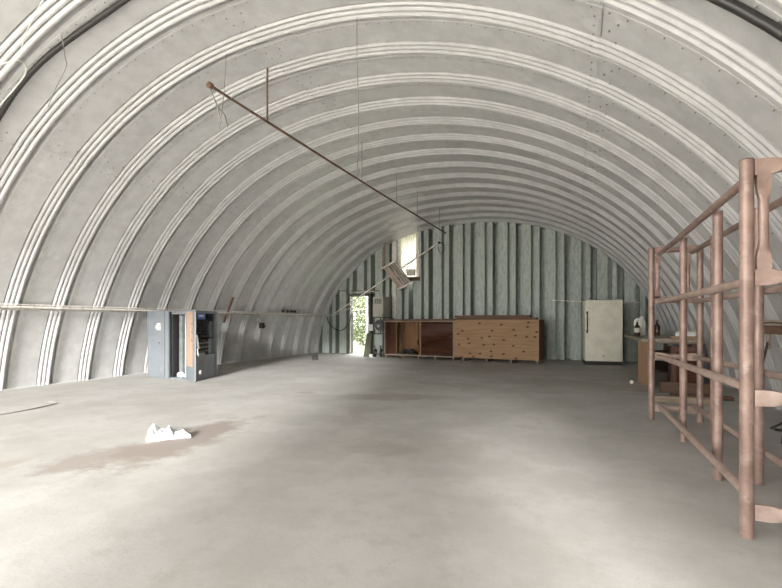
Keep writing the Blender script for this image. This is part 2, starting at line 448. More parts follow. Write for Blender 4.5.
# ------------------------------------------------------------------ end walls
WIN = (-5.42, -4.80, 2.58); DOOR = (-7.27, -6.55, 2.02)
def end_wall():
    prof = [(0, .12), (.275, .12), (.285, -.12), (.375, -.12), (.385, .09), (.515, .09), (.522, -.36), (.683, -.36), (.69, .12)]
    xs = []
    x0 = -9.2 + .12
    while x0 < 2.9:
        for u, d in prof[:-1]: xs.append((x0 + u, d))
        x0 += PER
    def depth(x):
        for (a, da), (b, db) in zip(xs, xs[1:]):
            if a <= x <= b: return da + (db - da) * (x - a) / (b - a)
        return 0
    for e in (WIN[0], WIN[1], DOOR[0], DOOR[1]):
        xs.append((e - 1e-4, depth(e))); xs.append((e + 1e-4, depth(e)))
    # finer cuts so the top follows the arch
    xs.sort()
    bm = B()
    for (a, da), (b, db) in zip(xs, xs[1:]):
        mid = (a + b) / 2
        za, zb = arch_z(a, .05), arch_z(b, .05)
        if max(za, zb) <= 0: continue
        za, zb = max(za, 0), max(zb, 0)
        spans = [(0, 0, za, zb)]
        if WIN[0] < mid < WIN[1]: spans = [(0, 0, WIN[2], WIN[2])]
        elif DOOR[0] < mid < DOOR[1]: spans = [(DOOR[2], DOOR[2], za, zb)]
        for l0, l1, h0, h1 in spans:
            bm.faces.new([bm.verts.new(v) for v in ((a, YB - da, l0), (b, YB - db, l1), (b, YB - db, h1), (a, YB - da, h0))])
    bmesh.ops.remove_doubles(bm, verts=bm.verts, dist=1e-5)
    w = obj('wall_back', bm, M_ENDW, kind='structure')
    bb = B()
    x0 = -9.2 + .12
    while x0 < 2.9:
        for u, d in ((.02, .12), (.265, .12), (.44, .085)):
            x = x0 + u
            if not (-8.4 < x < 2.2): continue
            z = .25
            while z < arch_z(x) - .1:
                if not ((WIN[0] < x < WIN[1] and z > WIN[2]) or (DOOR[0] < x < DOOR[1] and z < DOOR[2] + .05)):
                    p = Vector((x, YB - d, z)); t = [bb.verts.new(p + Vector((math.cos(q * PI / 3), 0, math.sin(q * PI / 3))) * .012) for q in range(6)]
                    uu = [bb.verts.new(v.co + Vector((0, -.008, 0))) for v in t]
                    for q in range(6): bb.faces.new((t[q], t[(q + 1) % 6], uu[(q + 1) % 6], uu[q]))
                    bb.faces.new(uu)
                z += .13
        x0 += PER
    obj('bolts', bb, M_BOLT, w, kind='stuff')
    # window
    wt = thing('window_1', None, None, (-5.11, YB - .05, 2.58), kind='structure')
    bm = B()
    zt = arch_z(-5.42) - .02
    for xa, xb in ((-5.47, -5.40), (-4.82, -4.72)):
        za, zb = arch_z(xa) - .0, arch_z(xb)
        vs = [(xa, YB - .16, 2.5), (xb, YB - .16, 2.5), (xb, YB - .16, zb), (xa, YB - .16, za)]
        f = [bm.verts.new(v) for v in vs]; g = [bm.verts.new((v[0], YB + .04, v[2])) for v in vs]
        bm.faces.new(f); bm.faces.new(g[::-1])
        for i in range(4): bm.faces.new((f[i], g[i], g[(i + 1) % 4], f[(i + 1) % 4]))
    obj('window_frame', bm, M_FRAMEGLOW, wt)
    bm = B(); box(bm, (-5.50, YB - .22, 2.46), (-4.70, YB + .04, 2.58), .008); obj('window_sill', bm, M_DKW, wt)
    bm = B(); n = 40
    for i in range(n):
        def pt(i, top):
            x = -5.41 + .60 * i / n
            return (x, YB + .0 + .012 * math.sin(i * PI / 2.5), (arch_z(x) + .05) if top else 2.57)
        bm.faces.new([bm.verts.new(v) for v in (pt(i, 0), pt(i + 1, 0), pt(i + 1, 1), pt(i, 1))])
    bmesh.ops.remove_doubles(bm, verts=bm.verts, dist=1e-5)
    obj('pane', bm, M_PANE, wt, smooth=60)
    bm = B(); box(bm, (-5.68, YB - .17, 1.25), (-5.52, YB - .13, 3.80), .004); obj('window_glow_strip', bm, M_FRAMEGLOW, kind='structure')  # pale board added for the strip of end wall lit by the window
    # doorway
    dt = thing('door_1', None, None, (-6.91, YB, 0), kind='structure')
    bm = B()
    box(bm, (-7.33, YB - .15, 0), (-7.25, YB + .08, 2.06), .004)
    box(bm, (-6.57, YB - .15, 0), (-6.48, YB + .08, 2.06), .004)
    box(bm, (-7.33, YB - .15, 2.0), (-6.48, YB + .08, 2.08), .004)
    obj('door_frame', bm, M_JAMB, dt)
    bm = B(); box(bm, (-7.262, YB - .18, .0), (-7.222, YB - .151, 2.0), .004); obj('door_stop', bm, M_FRAMEGLOW, dt, label='pale strip on the left jamb')
    bm = B(); a = Vector((-6.58, YB + .09, 0)); b = Vector((-7.02, YB + .66, 0))
    bar(bm, a + Vector((0, 0, 1.0)), b + Vector((0, 0, 1.0)), .04, 1.96, .004)
    lf = obj('door_leaf', bm, M_DOORG, dt)
    bm = B(); cyl(bm, (-6.99, YB + .55, 1.0), (-7.03, YB + .52, 1.0), .01, 8); lathe(bm, [(.012, 0), (.028, .012), (.028, .03), (.01, .045)], (-7.03, YB + .52, 1.0), 12, (-.8, -.6, 0)); obj('door_knob', bm, M_COND, lf)
end_wall()

# front end: a corrugated end wall with two wide open doorways behind the camera
OPEN = [(-8.2, -1.05, 3.75), (1.05, 2.1, 2.4)]
def front_wall():
    bm = B(); x = -8.7
    xs = []
    while x < 2.45: xs.append(x); x += .115
    for l, r, h in OPEN: xs += [l - 1e-4, l + 1e-4, r - 1e-4, r + 1e-4]
    xs.sort()
    for i, (a, b) in enumerate(zip(xs, xs[1:])):
        za, zb = max(arch_z(a, .02, 0), 0), max(arch_z(b, .02, 0), 0); mid = (a + b) / 2; low = 0
        if za + zb <= 0: continue
        for l, r, h in OPEN:
            if l < mid < r: low = h
        da, db = [.05 * (int(round((q + 8.7) / .115)) % 4 in (1, 2)) for q in (a, b)]
        ta, tb = max(za, low), max(zb, low)
        if ta - low + tb - low < 1e-3: continue
        bm.faces.new([bm.verts.new(v) for v in ((a, YF + .05 + da, low), (b, YF + .05 + db, low), (b, YF + .05 + db, tb), (a, YF + .05 + da, ta))])
    bmesh.ops.remove_doubles(bm, verts=bm.verts, dist=1e-5)
    obj('wall_front', bm, M_ENDW, kind='structure')
front_wall()

# base angle along the left foot of the arch
xl = arch_x(0, -1)
bm = B(); box(bm, (xl - .02, -.3, 0), (xl + .05, YB - .16, .012)); obj('baseboard_left', bm, M_GALV, kind='structure')

# ------------------------------------------------------------------ pipe rack on the right
def build_rack():
    t = thing('pipe_rack', 'tall rusty red-brown welded pipe rack standing open on the concrete floor at the right', 'metal rack', (1.0, 4.35, 0))
    XF = [.80, .89, .90, .775]; YY = [2.82, 3.77, 4.85, 5.83]; XBk = [1.17, 1.15, 1.15, 1.235]
    rails = (1.835, 1.305, .745, .20)
    tops = (1.925, 1.872, 1.872, 1.93)
    # straight line fits, so that the rails run through the posts
    xf = lambda i: (.812, .922, .922, .80)[i]; xb = lambda i: (1.20, 1.152, 1.16, 1.265)[i]
    for row, xx in ((0, xf), (1, xb)):
        for i, y in enumerate(YY):
            bm = B(); r = .031 if i in (0, 3) else .030
            p = Vector((xx(i), y, 0))
            cyl(bm, p, p + Vector((0, 0, tops[i])), r, 20)
            o = obj('post', bm, M_RUST, t, smooth=40)
            if i in (0, 3):
                c = B(); lathe(c, [(r * 1.02, 0), (r * 1.0, .004), (r * .7, .008)], p + Vector((0, 0, tops[i])), 20); obj('end_cap', c, M_RUSTD, o, smooth=40)
        for z in rails:
            bm = B(); z0, z1 = z - .02 * (z < 1), z - .02
            if z < 1: z0, z1 = z + .02, z - .03
            elif z > 1.5: z0, z1 = z + .022, z + .03
            else: z0, z1 = z, z + .02
            dx = (.04, -.03)[row] if z > 1.5 else (.022, 0)[row]
            cyl(bm, ((.845 if z > 1.5 else .818, 1.205)[row], YY[0] + (.015 if z > 1.5 else 0) + .02, z0), ((.843, 1.215)[row] + dx, YY[3] - .02, z1), .0245, 16)
            obj('rail', bm, M_RUST if z > 1.5 else M_RAIL, t, smooth=40)
    # cross pieces with flattened ends at both end frames
    def dogbone(p, q, wide, thin, up):
        """strut: flat wide blocks at the ends, round and slimmer between"""
        bm = B(); p, q = Vector(p), Vector(q); d = (q - p); L = d.length; d.normalize()
        u = Vector(up); x = d.cross(u).normalized()
        prof = [(0, wide, .030), (.055, wide, .030), (.075, wide * .98, .03), (.13, thin * 1.05, thin * .9), (L / 2, thin, thin), (L - .13, thin * 1.05, thin * .9), (L - .075, wide * .98, .03), (L - .055, wide, .03), (L, wide, .03)]
        rings = []
        for s, a, b in prof:
            rr = []
            for k in range(16):
                an = 2 * PI * k / 16
                if abs(a - wide) < .002:
                    m = max(abs(math.cos(an)), abs(math.sin(an))); ca, sa = math.cos(an) / m, math.sin(an) / m
                else: ca, sa = math.cos(an), math.sin(an)
                rr.append(bm.verts.new(p + d * s + u * (a / 2 * ca) + x * (b / 2 * sa)))
            rings.append(rr)
        skin(bm, rings)
        return bm
    for y, off in ((YY[0], 0), (YY[3], 0)):
        for z in (1.885, 1.325, .715, .135):
            zz = z + (.02 if y > 4 and z > 1 else 0)
            obj('crossbar', dogbone(((.812 if y < 4 else .80) + .031, y, zz), ((1.20 if y < 4 else 1.265) - .031, y, zz), .080, .060, (0, 0, 1)), M_RAIL if z < 1 else M_RUST, t, smooth=35)
        for x in ((.882, 1.12) if y < 4 else (.86, 1.15)):
            obj('short_strut', dogbone((x, y + .0, 1.845), (x, y + .0, 1.365), .060, .044, (1, 0, 0)), M_RUST, t, smooth=35)
build_rack()

# ------------------------------------------------------------------ long cabinet (two 8 ft units) by the back wall
def build_bench():
    a = Vector((-5.50, 12.90, 0)); ang = math.atan2(12.23 - 12.90, 4.64)
    t = thing('open_cabinet', 'long low dark wooden cabinet with open red-brown front, standing left of the knotty plywood chest', 'cabinet', a, ang)
    T2 = thing('plywood_chest', 'long low chest with knotty plywood front standing between open cabinet and fridge', 'chest',
               a + Vector((math.cos(ang), math.sin(ang), 0)) * 2.345, ang)
    W = 2.34; D = .62; H = 1.19
    def P(nm, bm, m, par, **k): return obj(nm, bm, m, par, local=True, **k)
    bm = B(); box(bm, (-.02, -.02, H - .055), (W, D, H), .004); P('top', bm, M_DKW, t)
    for x in (0, W - .03):
        bm = B(); box(bm, (x, .03, .075), (x + .03, D, H - .055), .003); P('side_panel', bm, M_DKW, t)
    bm = B(); box(bm, (.03, .03, .075), (W - .03, D, .10)); P('bottom_panel', bm, M_OLDW, t)
    bm = B(); box(bm, (.03, D - .015, .1), (W - .03, D, H - .055)); P('back_panel', bm, M_PLYB, t)
    bm = B(); box(bm, (0, 0, .075), (.03, .03, H - .055)); box(bm, (W - .05, 0, .075), (W, .03, H - .055)); box(bm, (0.03, 0, H - .09), (W - .05, .03, H - .055)); box(bm, (.03, 0, .075), (W - .05, .03, .115))
    P('face_frame', bm, M_OLDW, t)
    bm = B(); box(bm, (1.23, 0.002, .115), (1.262, .03, H - .09)); P('mullion', bm, M_PLYD, t, label='pale centre post')
    bm = B(); box(bm, (.04, .25, .1), (.28, .27, H - .06)); P('divider', bm, M_MAHOG, t, label='glossy red-brown upright panel')
    bm = B(); box(bm, (.285, .245, .1), (.305, .275, H - .06)); P('divider_edge', bm, M_PLYD, t)
    # sheet of brown vinyl / glossy panel sagging in the right half
    bm = B(); n, m = 26, 14; g = []
    for i in range(n + 1):
        r = []
        for j in range(m + 1):
            x = .98 + 1.30 * i / n; z = .12 + (H - .19) * j / m
            y = .42 + .035 * math.sin(4 * (z + .25 * x)) + .07 * math.exp(-((z - (.47 + .17 * (x - 1))) / .07) ** 2) * -1.6
            r.append(bm.verts.new((x, y, z)))
        g.append(r)
    for i in range(n):
        for j in range(m): bm.faces.new((g[i][j], g[i + 1][j], g[i + 1][j + 1], g[i][j + 1]))
    r = bmesh.ops.extrude_face_region(bm, geom=list(bm.faces))
    for v in r['geom']:
        if isinstance(v, bmesh.types.BMVert): v.co.y += .006
    P('buckled_panel', bm, M_MAHOG, t, smooth=60, label='glossy dark red-brown buckled panel')
    for x in (.02, .60, 1.15, 1.70, 2.27):
        bm = B(); box(bm, (x, .03, 0), (x + .045, D - .03, .075)); P('skid', bm, M_OLDW, t)
    # coil of black hose and junk lying in the cabinet
    Rz = Matrix.Translation(a) @ Matrix.Rotation(ang, 4, 'Z')
    bm = B(); pts = []
    for i in range(90):
        an = i * .42; rr = .13 + .03 * math.sin(i * .9)
        pts.append((rr * 1.5 * math.cos(an), rr * math.sin(an), .013 + .0017 * i + .004 * math.sin(i * 1.3)))
    tube(bm, pts, .012, 6)
    o = obj('hose_coil', bm, M_HOSE, None, local=True, label='tangled black hose lying in the bottom of the open cabinet', cat='hose')
    o.location = Rz @ Vector((.72, .30, .101))
    bm = B(); tube(bm, spline([(0, 0, .012), (.06, .02, .25), (.02, .03, .55), (.05, .0, .80), (.03, .02, .90)]), .022, 8)
    o = obj('black_tube', bm, M_HOSE, None, local=True, smooth=50, label='black tube standing upright behind the red-brown panel of the open cabinet', cat='tube')
    o.location = Rz @ Vector((.36, .40, .101))
    # chest
    W2 = 2.34
    bm = B(); box(bm, (-.0, -.005, .095), (W2, .015, H - .03), .002); P('front_panel', bm, M_PLY, T2, label='knotty plywood front panel')
    bm = B(); box(bm, (0, .016, H - .06), (W2, D, H - .03), .003); P('lid', bm, M_DKW, T2)
    for x in (0.001, W2 - .021):
        bm = B(); box(bm, (x, .016, .095), (x + .02, D, H - .061)); P('side_panel', bm, M_DKW, T2)
    bm = B(); box(bm, (.022, D - .02, .095), (W2 - .022, D, H - .061)); P('back_panel', bm, M_DKW, T2)
    bm = B(); box(bm, (.022, .016, .095), (W2 - .022, D - .021, .115)); P('bottom_panel', bm, M_DKW, T2)
    for x in (.25, .92, 1.60, 2.28):
        bm = B(); box(bm, (x, -.01, 0), (x + .045, D - .03, .094)); P('skid', bm, M_OLDW, T2)
    # boards lying on top
    bz = H - .03
    def board(x0, x1, y0, y1, z0, z1, m, lab, rot=0):
        bm = B(); box(bm, (0, 0, 0), (x1 - x0, y1 - y0, z1 - z0), .004)
        o = obj('wooden_board', bm, m, None, local=True, label=lab, cat='board', group='boards lying on the chest')
        o.location = Rz @ Vector((x0, y0, z0)); o.rotation_euler = (0, 0, ang + rot)
    board(2.36, 4.60, .05, .32, bz + .001, bz + .058, M_DKW, 'dark wide board lying flat directly on the plywood chest lid')
    board(2.30, 4.44, .10, .26, bz + .059, bz + .125, M_BEAM, 'brown board lying on top of the wider dark board on the chest')
build_bench()

# ------------------------------------------------------------------ fridge
def build_fridge():
    a = Vector((.215, 12.58, 0)); t = thing('refrigerator', 'old yellowed white single-door refrigerator standing against the corrugated back wall', 'refrigerator', a + Vector((.43, .35, 0)), .10)
    W, D, H = .44, .34, 1.67
    def P(nm, bm, m, par, **k): return obj(nm, bm, m, par, local=True, **k)
    bm = B(); box(bm, (-W, -.27, .09), (W, D, H - .01), .05, seg=4); o = P('body', bm, M_FRIDGE, t, smooth=50)
    bm = B(); box(bm, (-W, -.345, .10), (W, -.275, H - .005), .03, seg=4); d = P('door', bm, M_FRIDGE, t, smooth=50)
    bm = B(); box(bm, (-W + .012, -.274, .12), (W - .012, -.268, H - .03)); P('door_gasket', bm, M_DARK, t)
    bm = B(); box(bm, (-W + .02, -.29, .0), (W - .02, D - .02, .10), .005); P('kick_base', bm, M_BLACK, t)
    bm = B()
    tube(bm, spline([(-W + .045, -.345, 1.34), (-W + .045, -.385, 1.31), (-W + .045, -.385, .90), (-W + .045, -.345, .86)], 5), .014, 8)
    box(bm, (-W + .025, -.356, 1.31), (-W + .065, -.345, 1.37), .003); box(bm, (-W + .025, -.356, .82), (-W + .065, -.345, .90), .003)
    P('handle', bm, M_DARK, d, smooth=50, label='long dark handle')
    bm = B(); box(bm, (-.03, -.35, .22), (.0, -.345, .25), .002); P('lock_plate', bm, M_DARK, d)
    for z in (.14, H - .06):
        bm = B(); cyl(bm, (W - .012, -.31, z - .035), (W - .012, -.31, z + .035), .02, 10); P('hinge', bm, M_COND, d)
build_fridge()

# ------------------------------------------------------------------ electrical cabinet on the left
def build_switchgear():
    t = thing('electrical_cabinet', 'open grey metal electrical switch cabinet standing on the floor below the left wall conduit', 'electrical cabinet', (-7.25, 6.75, 0))
    H = 1.32
    A, Bp, C, D, Ee, F = (-7.90, 6.49), (-7.40, 6.46), (-6.83, 6.44), (-6.45, 6.28), (-6.76, 7.10), (-7.92, 7.15)
    V = lambda p, z=0: Vector((p[0], p[1], z))
    def sheet(p, q, z0, z1, th=.018):
        bm = B(); bar(bm, V(p, (z0 + z1) / 2), V(q, (z0 + z1) / 2), th, z1 - z0, .003); return bm
    def inset(p, q, k): return (p[0] + (q[0] - p[0]) * k, p[1] + (q[1] - p[1]) * k)
    d = obj('door', sheet(A, Bp, .02, H, .03), M_CAB, t, label='closed left door')
    n = Vector((0, -1, 0))
    bm = B(); box(bm, (-7.60, 6.435, .94), (-7.50, 6.452, 1.08), .006, seg=2); lathe(bm, [(.05, 0), (.05, .02), (.02, .03)], (-7.57, 6.44, 1.0), 14, (0, -1, 0)); cyl(bm, (-7.53, 6.44, 1.03), (-7.53, 6.40, 1.0), .012, 8)
    obj('handle', bm, M_PORC, d, smooth=40, label='white handle plate')
    bm = B(); box(bm, (-7.62, 6.44, .68), (-7.53, 6.457, .70), .003); cyl(bm, (-7.53, 6.45, .69), (-7.53, 6.41, .70), .012, 8); obj('latch', bm, M_CABD, d)
    bm = B(); box(bm, (-7.40, 6.44, .02), (-7.375, 6.50, H)); obj('door_gap_strip', bm, M_BLACK, t)
    bm = B(); box(bm, (-7.375, 6.425, 0.0), (-7.28, 6.475, H), .004); obj('frame_post', bm, M_CAB, t)
    # shell
    obj('side_panel', sheet(A, F, .0, H), M_CAB, t)
    obj('back_panel', sheet(F, Ee, .0, H), M_CAB, t)
    for z0, z1 in ((H - .02, H), (0.0, .03)):
        bm = B()
        lo = [bm.verts.new(V(p, z0)) for p in (A, Bp, C, D, Ee, F)] if z0 > 1 else [bm.verts.new(V(p, z0)) for p in (A, Bp, C, (-6.60, 6.50), Ee, F)]
        hi = [bm.verts.new((v.co.x, v.co.y, z1)) for v in lo]
        bm.faces.new(lo[::-1]); bm.faces.new(hi)
        for i in range(6): bm.faces.new((lo[i], lo[(i + 1) % 6], hi[(i + 1) % 6], hi[i]))
        obj('top_plate' if z0 > 1 else 'base_plate', bm, M_CAB, t)
    # open bay interior
    bm = B(); box(bm, (-7.27, 6.70, .03), (-6.85, 6.715, H - .02)); o = obj('mounting_plate', bm, M_CABIN, t, label='pale blue mounting plate')
    for x, z in ((-7.02, .30), (-6.95, .31), (-6.90, .9), (-7.05, .95), (-6.95, .2)):
        bm = B(); box(bm, (x, 6.685, z), (x + .018, 6.70, z + .03)); obj('clip', bm, M_DARK, o)
    bm = B(); box(bm, (-7.28, 6.50, .03), (-7.24, 6.70, H - .02)); obj('wireway', bm, M_BLACK, t)
    bm = B(); box(bm, (-7.22, 6.62, .03), (-7.14, 6.70, H - .02), .01); obj('duct', bm, M_CABD, t, label='dark grey duct')
    bm = B(); box(bm, (-7.24, 6.47, H - .07), (-6.86, 6.70, H - .021)); obj('header', bm, M_CABD, t)
    # right leaf swung outward, with a tan strip
    lf = obj('door', sheet(C, D, .0, H, .022), M_CAB, t, label='right door swung open')
    nv = Vector((-(D[1] - C[1]), D[0] - C[0], 0)).normalized() * -1
    if nv.y > 0: nv = -nv
    a, b = inset(C, D, .12), inset(C, D, .80)
    bm = B(); bar(bm, V(a, .78) + nv * .0135, V(b, .78) + nv * .0135, .004, 1.02); obj('tan_strip', bm, M_TAN, lf, label='peeling tan strip')
    # right side compartment
    def on(k, z, off=0.0):
        p = inset(D, Ee, k); nn = Vector((Ee[1] - D[1], -(Ee[0] - D[0]), 0)).normalized()
        return V(p, z) + nn * off
    bm = B(); bar(bm, on(0.03, .24), on(.98, .24), .02, .46, .003); lp = obj('lower_panel', bm, M_CAB, t)
    bm = B(); bar(bm, on(0.02, .27, .012), on(.45, .27, .012), .004, .50, .001); obj('cover_plate', bm, M_CABD, lp, label='dark grey cover plate')
    bm = B(); lathe(bm, [(.045, 0), (.045, .02), (.03, .035)], on(.18, .16, .014), 14, on(0, 0, 1) - on(0, 0, 0)); obj('fuse_plug', bm, M_PORC, lp, smooth=40)
    bm = B()
    bar(bm, on(.97, H / 2), on(1.06, H / 2), .05, H - .02, .003)
    bar(bm, on(.0, H - .03), on(1.0, H - .03), .03, .05, .003)
    bar(bm, on(.0, H / 2), on(.03, H / 2), .03, H - .02, .003)
    obj('corner_frame', bm, M_CAB, t)
    bm = B(); bar(bm, on(.30, .89, -.20), on(.97, .89, -.20), .01, .84); obj('recess_back', bm, M_DARK, t)
    obj('bay_side', sheet((-6.84, 6.46), (-6.84, 6.71), .03, H - .02, .012), M_CABIN, t)
    bm = B(); bar(bm, on(.70, .62, -.11), on(.97, .62, -.11), .18, .3); bar(bm, on(.80, .95, -.12), on(.97, .95, -.12), .16, .34); obj('wire_gutter', bm, M_CAB, t)
    for i in range(9):
        z = .52 + i * .078
        bm = B(); bar(bm, on(.06, z, -.06 - .02 * (i % 2)), on(.72 + .12 * math.sin(i * 2.1), z, -.06), .03, .022, .002)
        o = obj('busbar', bm, M_COPPER if i < 3 else M_DARK, t)
        for j in range(4):
            c = on(.16 + j * .15 + .02 * (i % 2), z, -.055)
            bm = B(); box(bm, c - Vector((.035, .035, .026)), c + Vector((.035, .035, .02)), .004)
            obj('breaker', bm, M_BLACK if i > 2 else M_DARK, o)
        if i < 3:
            for j in range(6):
                bm = B(); c = on(.2 + j * .12, z + .02, -.035); lathe(bm, [(.011, 0), (.014, .02), (.009, .03)], c, 8, (1, .3, 0)); obj('fuse_tip', bm, M_PORC, o)
    bm = B(); bar(bm, on(.10, H - .115, .005), on(.46, H - .115, .005), .006, .105); lb = obj('name_label', bm, M_BLUE, t, label='blue label with white lettering')
    # illegible white lettering on the blue label
    bm = B()
    for k, (a0, a1) in enumerate(((.15, .18), (.20, .235), (.255, .28), (.295, .33), (.35, .37))):
        bar(bm, on(a0, H - .105 + .004 * (k % 2), .010), on(a1, H - .105, .010), .003, .032)
    obj('lettering', bm, M_WHITE, lb)
    bm = B(); bar(bm, on(.03, .86, .01), on(.10, .60, .02), .03, .03); tube(bm, [on(.06, .60, .02), on(.05, .52, .03), on(.09, .47, .03)], .014, 6); obj('lever', bm, M_PORC, t)
    # crumpled bags lying in the open bay
    for nm, c, r, lab in (('plastic_bag', (-7.10, 6.56, .032), .062, 'crumpled white plastic bag lying at left in the open bay of the grey cabinet'),
                          ('plastic_bag', (-6.93, 6.57, .032), .062, 'crumpled white plastic bag lying at right in the open bay of the grey cabinet')):
        crumple(nm, c, (r, r * .8, r * .85), lab)

def crumple(nm, c, r, lab, m=None, seed=None):
    rnd = random.Random(seed or int(abs(c[0]) * 1000))
    bm = B(); bmesh.ops.create_icosphere(bm, subdivisions=3, radius=1)
    ph = [(rnd.uniform(2, 7), Vector((rnd.uniform(-1, 1), rnd.uniform(-1, 1), rnd.uniform(-1, 1))), rnd.uniform(0, 6)) for _ in range(9)]
    for v in bm.verts:
        k = 1 + sum(.10 * abs(math.sin(f * v.co.dot(d) * 2 + o)) for f, d, o in ph) - .35 + rnd.uniform(-.08, .08)
        v.co = Vector((v.co.x * k * r[0], v.co.y * k * r[1], max(v.co.z * k, -.6) * r[2] + .6 * r[2]))
    o = obj(nm, bm, m or M_SHEET, None, local=True, label=lab, cat='plastic bag')
    o.location = c; return o
build_switchgear()

# ------------------------------------------------------------------ conduit on the left wall and diagonal run on the end wall
def build_conduit():
    zc = 1.335; x = arch_x(zc, -1) + .125
    t = thing('wall_conduit', 'long pale metal conduit running level along the curved left wall above the grey cabinet', 'conduit', (x, 7, zc))
    bm = B(); cyl(bm, (x, -.2, zc), (x, 13.55, zc), .016, 10); cyl(bm, (x - .005, -.2, zc + .04), (x - .005, 13.5, zc + .04), .011, 8)
    obj('pipe', bm, M_CONDW, t, smooth=40)
    bm = B(); box(bm, (x - .035, -.2, zc - .05), (x - .028, 13.6, zc + .005)); obj('mounting_strip', bm, M_COND, t)
    for y in (1.2, 3.0, 4.0, 4.9, 7.6, 9.4, 11.0, 12.4):
        bm = B(); cyl(bm, (x, y, zc), (x, y + .07, zc), .023, 10); obj('coupling', bm, M_CONDW, t, smooth=40)
    bm = B(); tube(bm, spline([(x, 13.5, zc + .04), (x + .05, 13.75, zc + .02), (x + .25, 13.86, zc + .02), (x + .6, 13.88, zc + .11), (x + .95, 13.89, zc + .30)]), .018, 8); obj('bend', bm, M_COND, t, smooth=50)
    bm = B(); box(bm, (x - .02, 11.86, zc + .02), (x + .09, 12.0, zc + .17), .01); obj('junction_box', bm, M_PORC, t)
    for y in (11.13, 11.34, 11.55, 11.72):
        bm = B(); lathe(bm, [(.02, 0), (.045, .02), (.045, .07), (.02, .1)], (x + .04, y, zc + .08), 12, (.2, 1, .15)); obj('insulator', bm, M_DARK, t, smooth=40)
    # diagonal conduit on the end wall
    y = YB - .22
    a = Vector((-7.62, y - .02, 1.52)); b = Vector((-4.06, y - .02, 3.62))
    d = thing('diagonal_conduit', 'long pale conduit slanting upward across the back wall past the bright window', 'conduit', a)
    bm = B(); cyl(bm, a - (b - a) * .05, b, .024, 10); obj('pipe', bm, M_CONDW, d, smooth=40)
    bm = B(); lathe(bm, [(.02, 0), (.035, .01), (.035, .06), (.02, .08)], b, 12, (b - a)); obj('end_fitting', bm, M_DARK, d, smooth=40)
    bm = B(); pts = [b + Vector((.12 + .10 * math.cos(q), -.03, -.16 + .17 * math.sin(q))) for q in [2.2 - .35 * k for k in range(17)]]; tube(bm, spline([b] + pts, 3), .010, 6); obj('dangling_cable', bm, M_HOSE, d, smooth=50)
    # loop of cable hanging below the corner
    bm = B(); tube(bm, spline([(-8.12, 13.86, 1.30), (-8.05, 13.87, 1.08), (-7.85, 13.87, .88), (-7.6, 13.87, .80), (-7.38, 13.87, .90), (-7.22, 13.87, 1.12), (-7.17, 13.88, 1.35)]), .016, 8)
    obj('cable', bm, M_HOSE, None, smooth=50, origin=(-7.7, 13.87, .8), label='black cable hanging in a loop on the back wall left of the doorway', cat='cable')
    # thin pipe above the doorway, cable hoop round it
    bm = B(); cyl(bm, (-7.9, YB - .15, 2.20), (-6.15, YB - .15, 2.16), .014, 8); obj('thin_pipe', bm, M_RUSTD, None, smooth=40, origin=(-7.0, YB - .15, 2.16), label='thin dark pipe fixed level above the back doorway', cat='pipe')
    bm = B(); tube(bm, spline([(-7.02, YB - .20, 2.12), (-6.75, YB - .20, 2.16), (-6.35, YB - .20, 2.13), (-6.18, YB - .20, 1.98), (-6.13, YB - .20, 1.6), (-6.14, YB - .20, 1.12)]), .012, 8)
    obj('cable', bm, M_CONDW, None, smooth=50, origin=(-6.14, YB - .20, 1.12), label='pale cable arching over the back doorway down to the socket box', cat='cable')
    s = thing('socket_box', 'small white socket box on the back wall right of the doorway', 'socket box', (-6.2, YB - .13, .98))
    bm = B(); box(bm, (-6.28, YB - .22, .92), (-6.12, YB - .125, 1.10), .012, seg=2); obj('box', bm, M_PORC, s)
    bm = B(); box(bm, (-6.57, YB - .20, .80), (-6.31, YB - .125, 1.02), .012, seg=2); obj('cover', bm, M_WHITE, s)
    bm = B(); cyl(bm, (-6.22, YB - .19, .50), (-6.22, YB - .19, .92), .012, 8); obj('conduit_drop', bm, M_CONDW, s)
    for i, (x0, x1, z0, z1) in enumerate(((-.62, .25, 1.74, 1.68), (1.12, 1.62, 1.62, 1.64))):
        bm = B(); cyl(bm, (x0, YB - .15, z0), (x1, YB - .15, z1), .016, 8)
        obj('thin_pipe', bm, M_CONDW, None, smooth=40, origin=(x0, YB - .15, z0), label=('thin pale pipe on the back wall left of the refrigerator', 'short thin pipe on the back wall right of the refrigerator')[i], cat='pipe')
build_conduit()

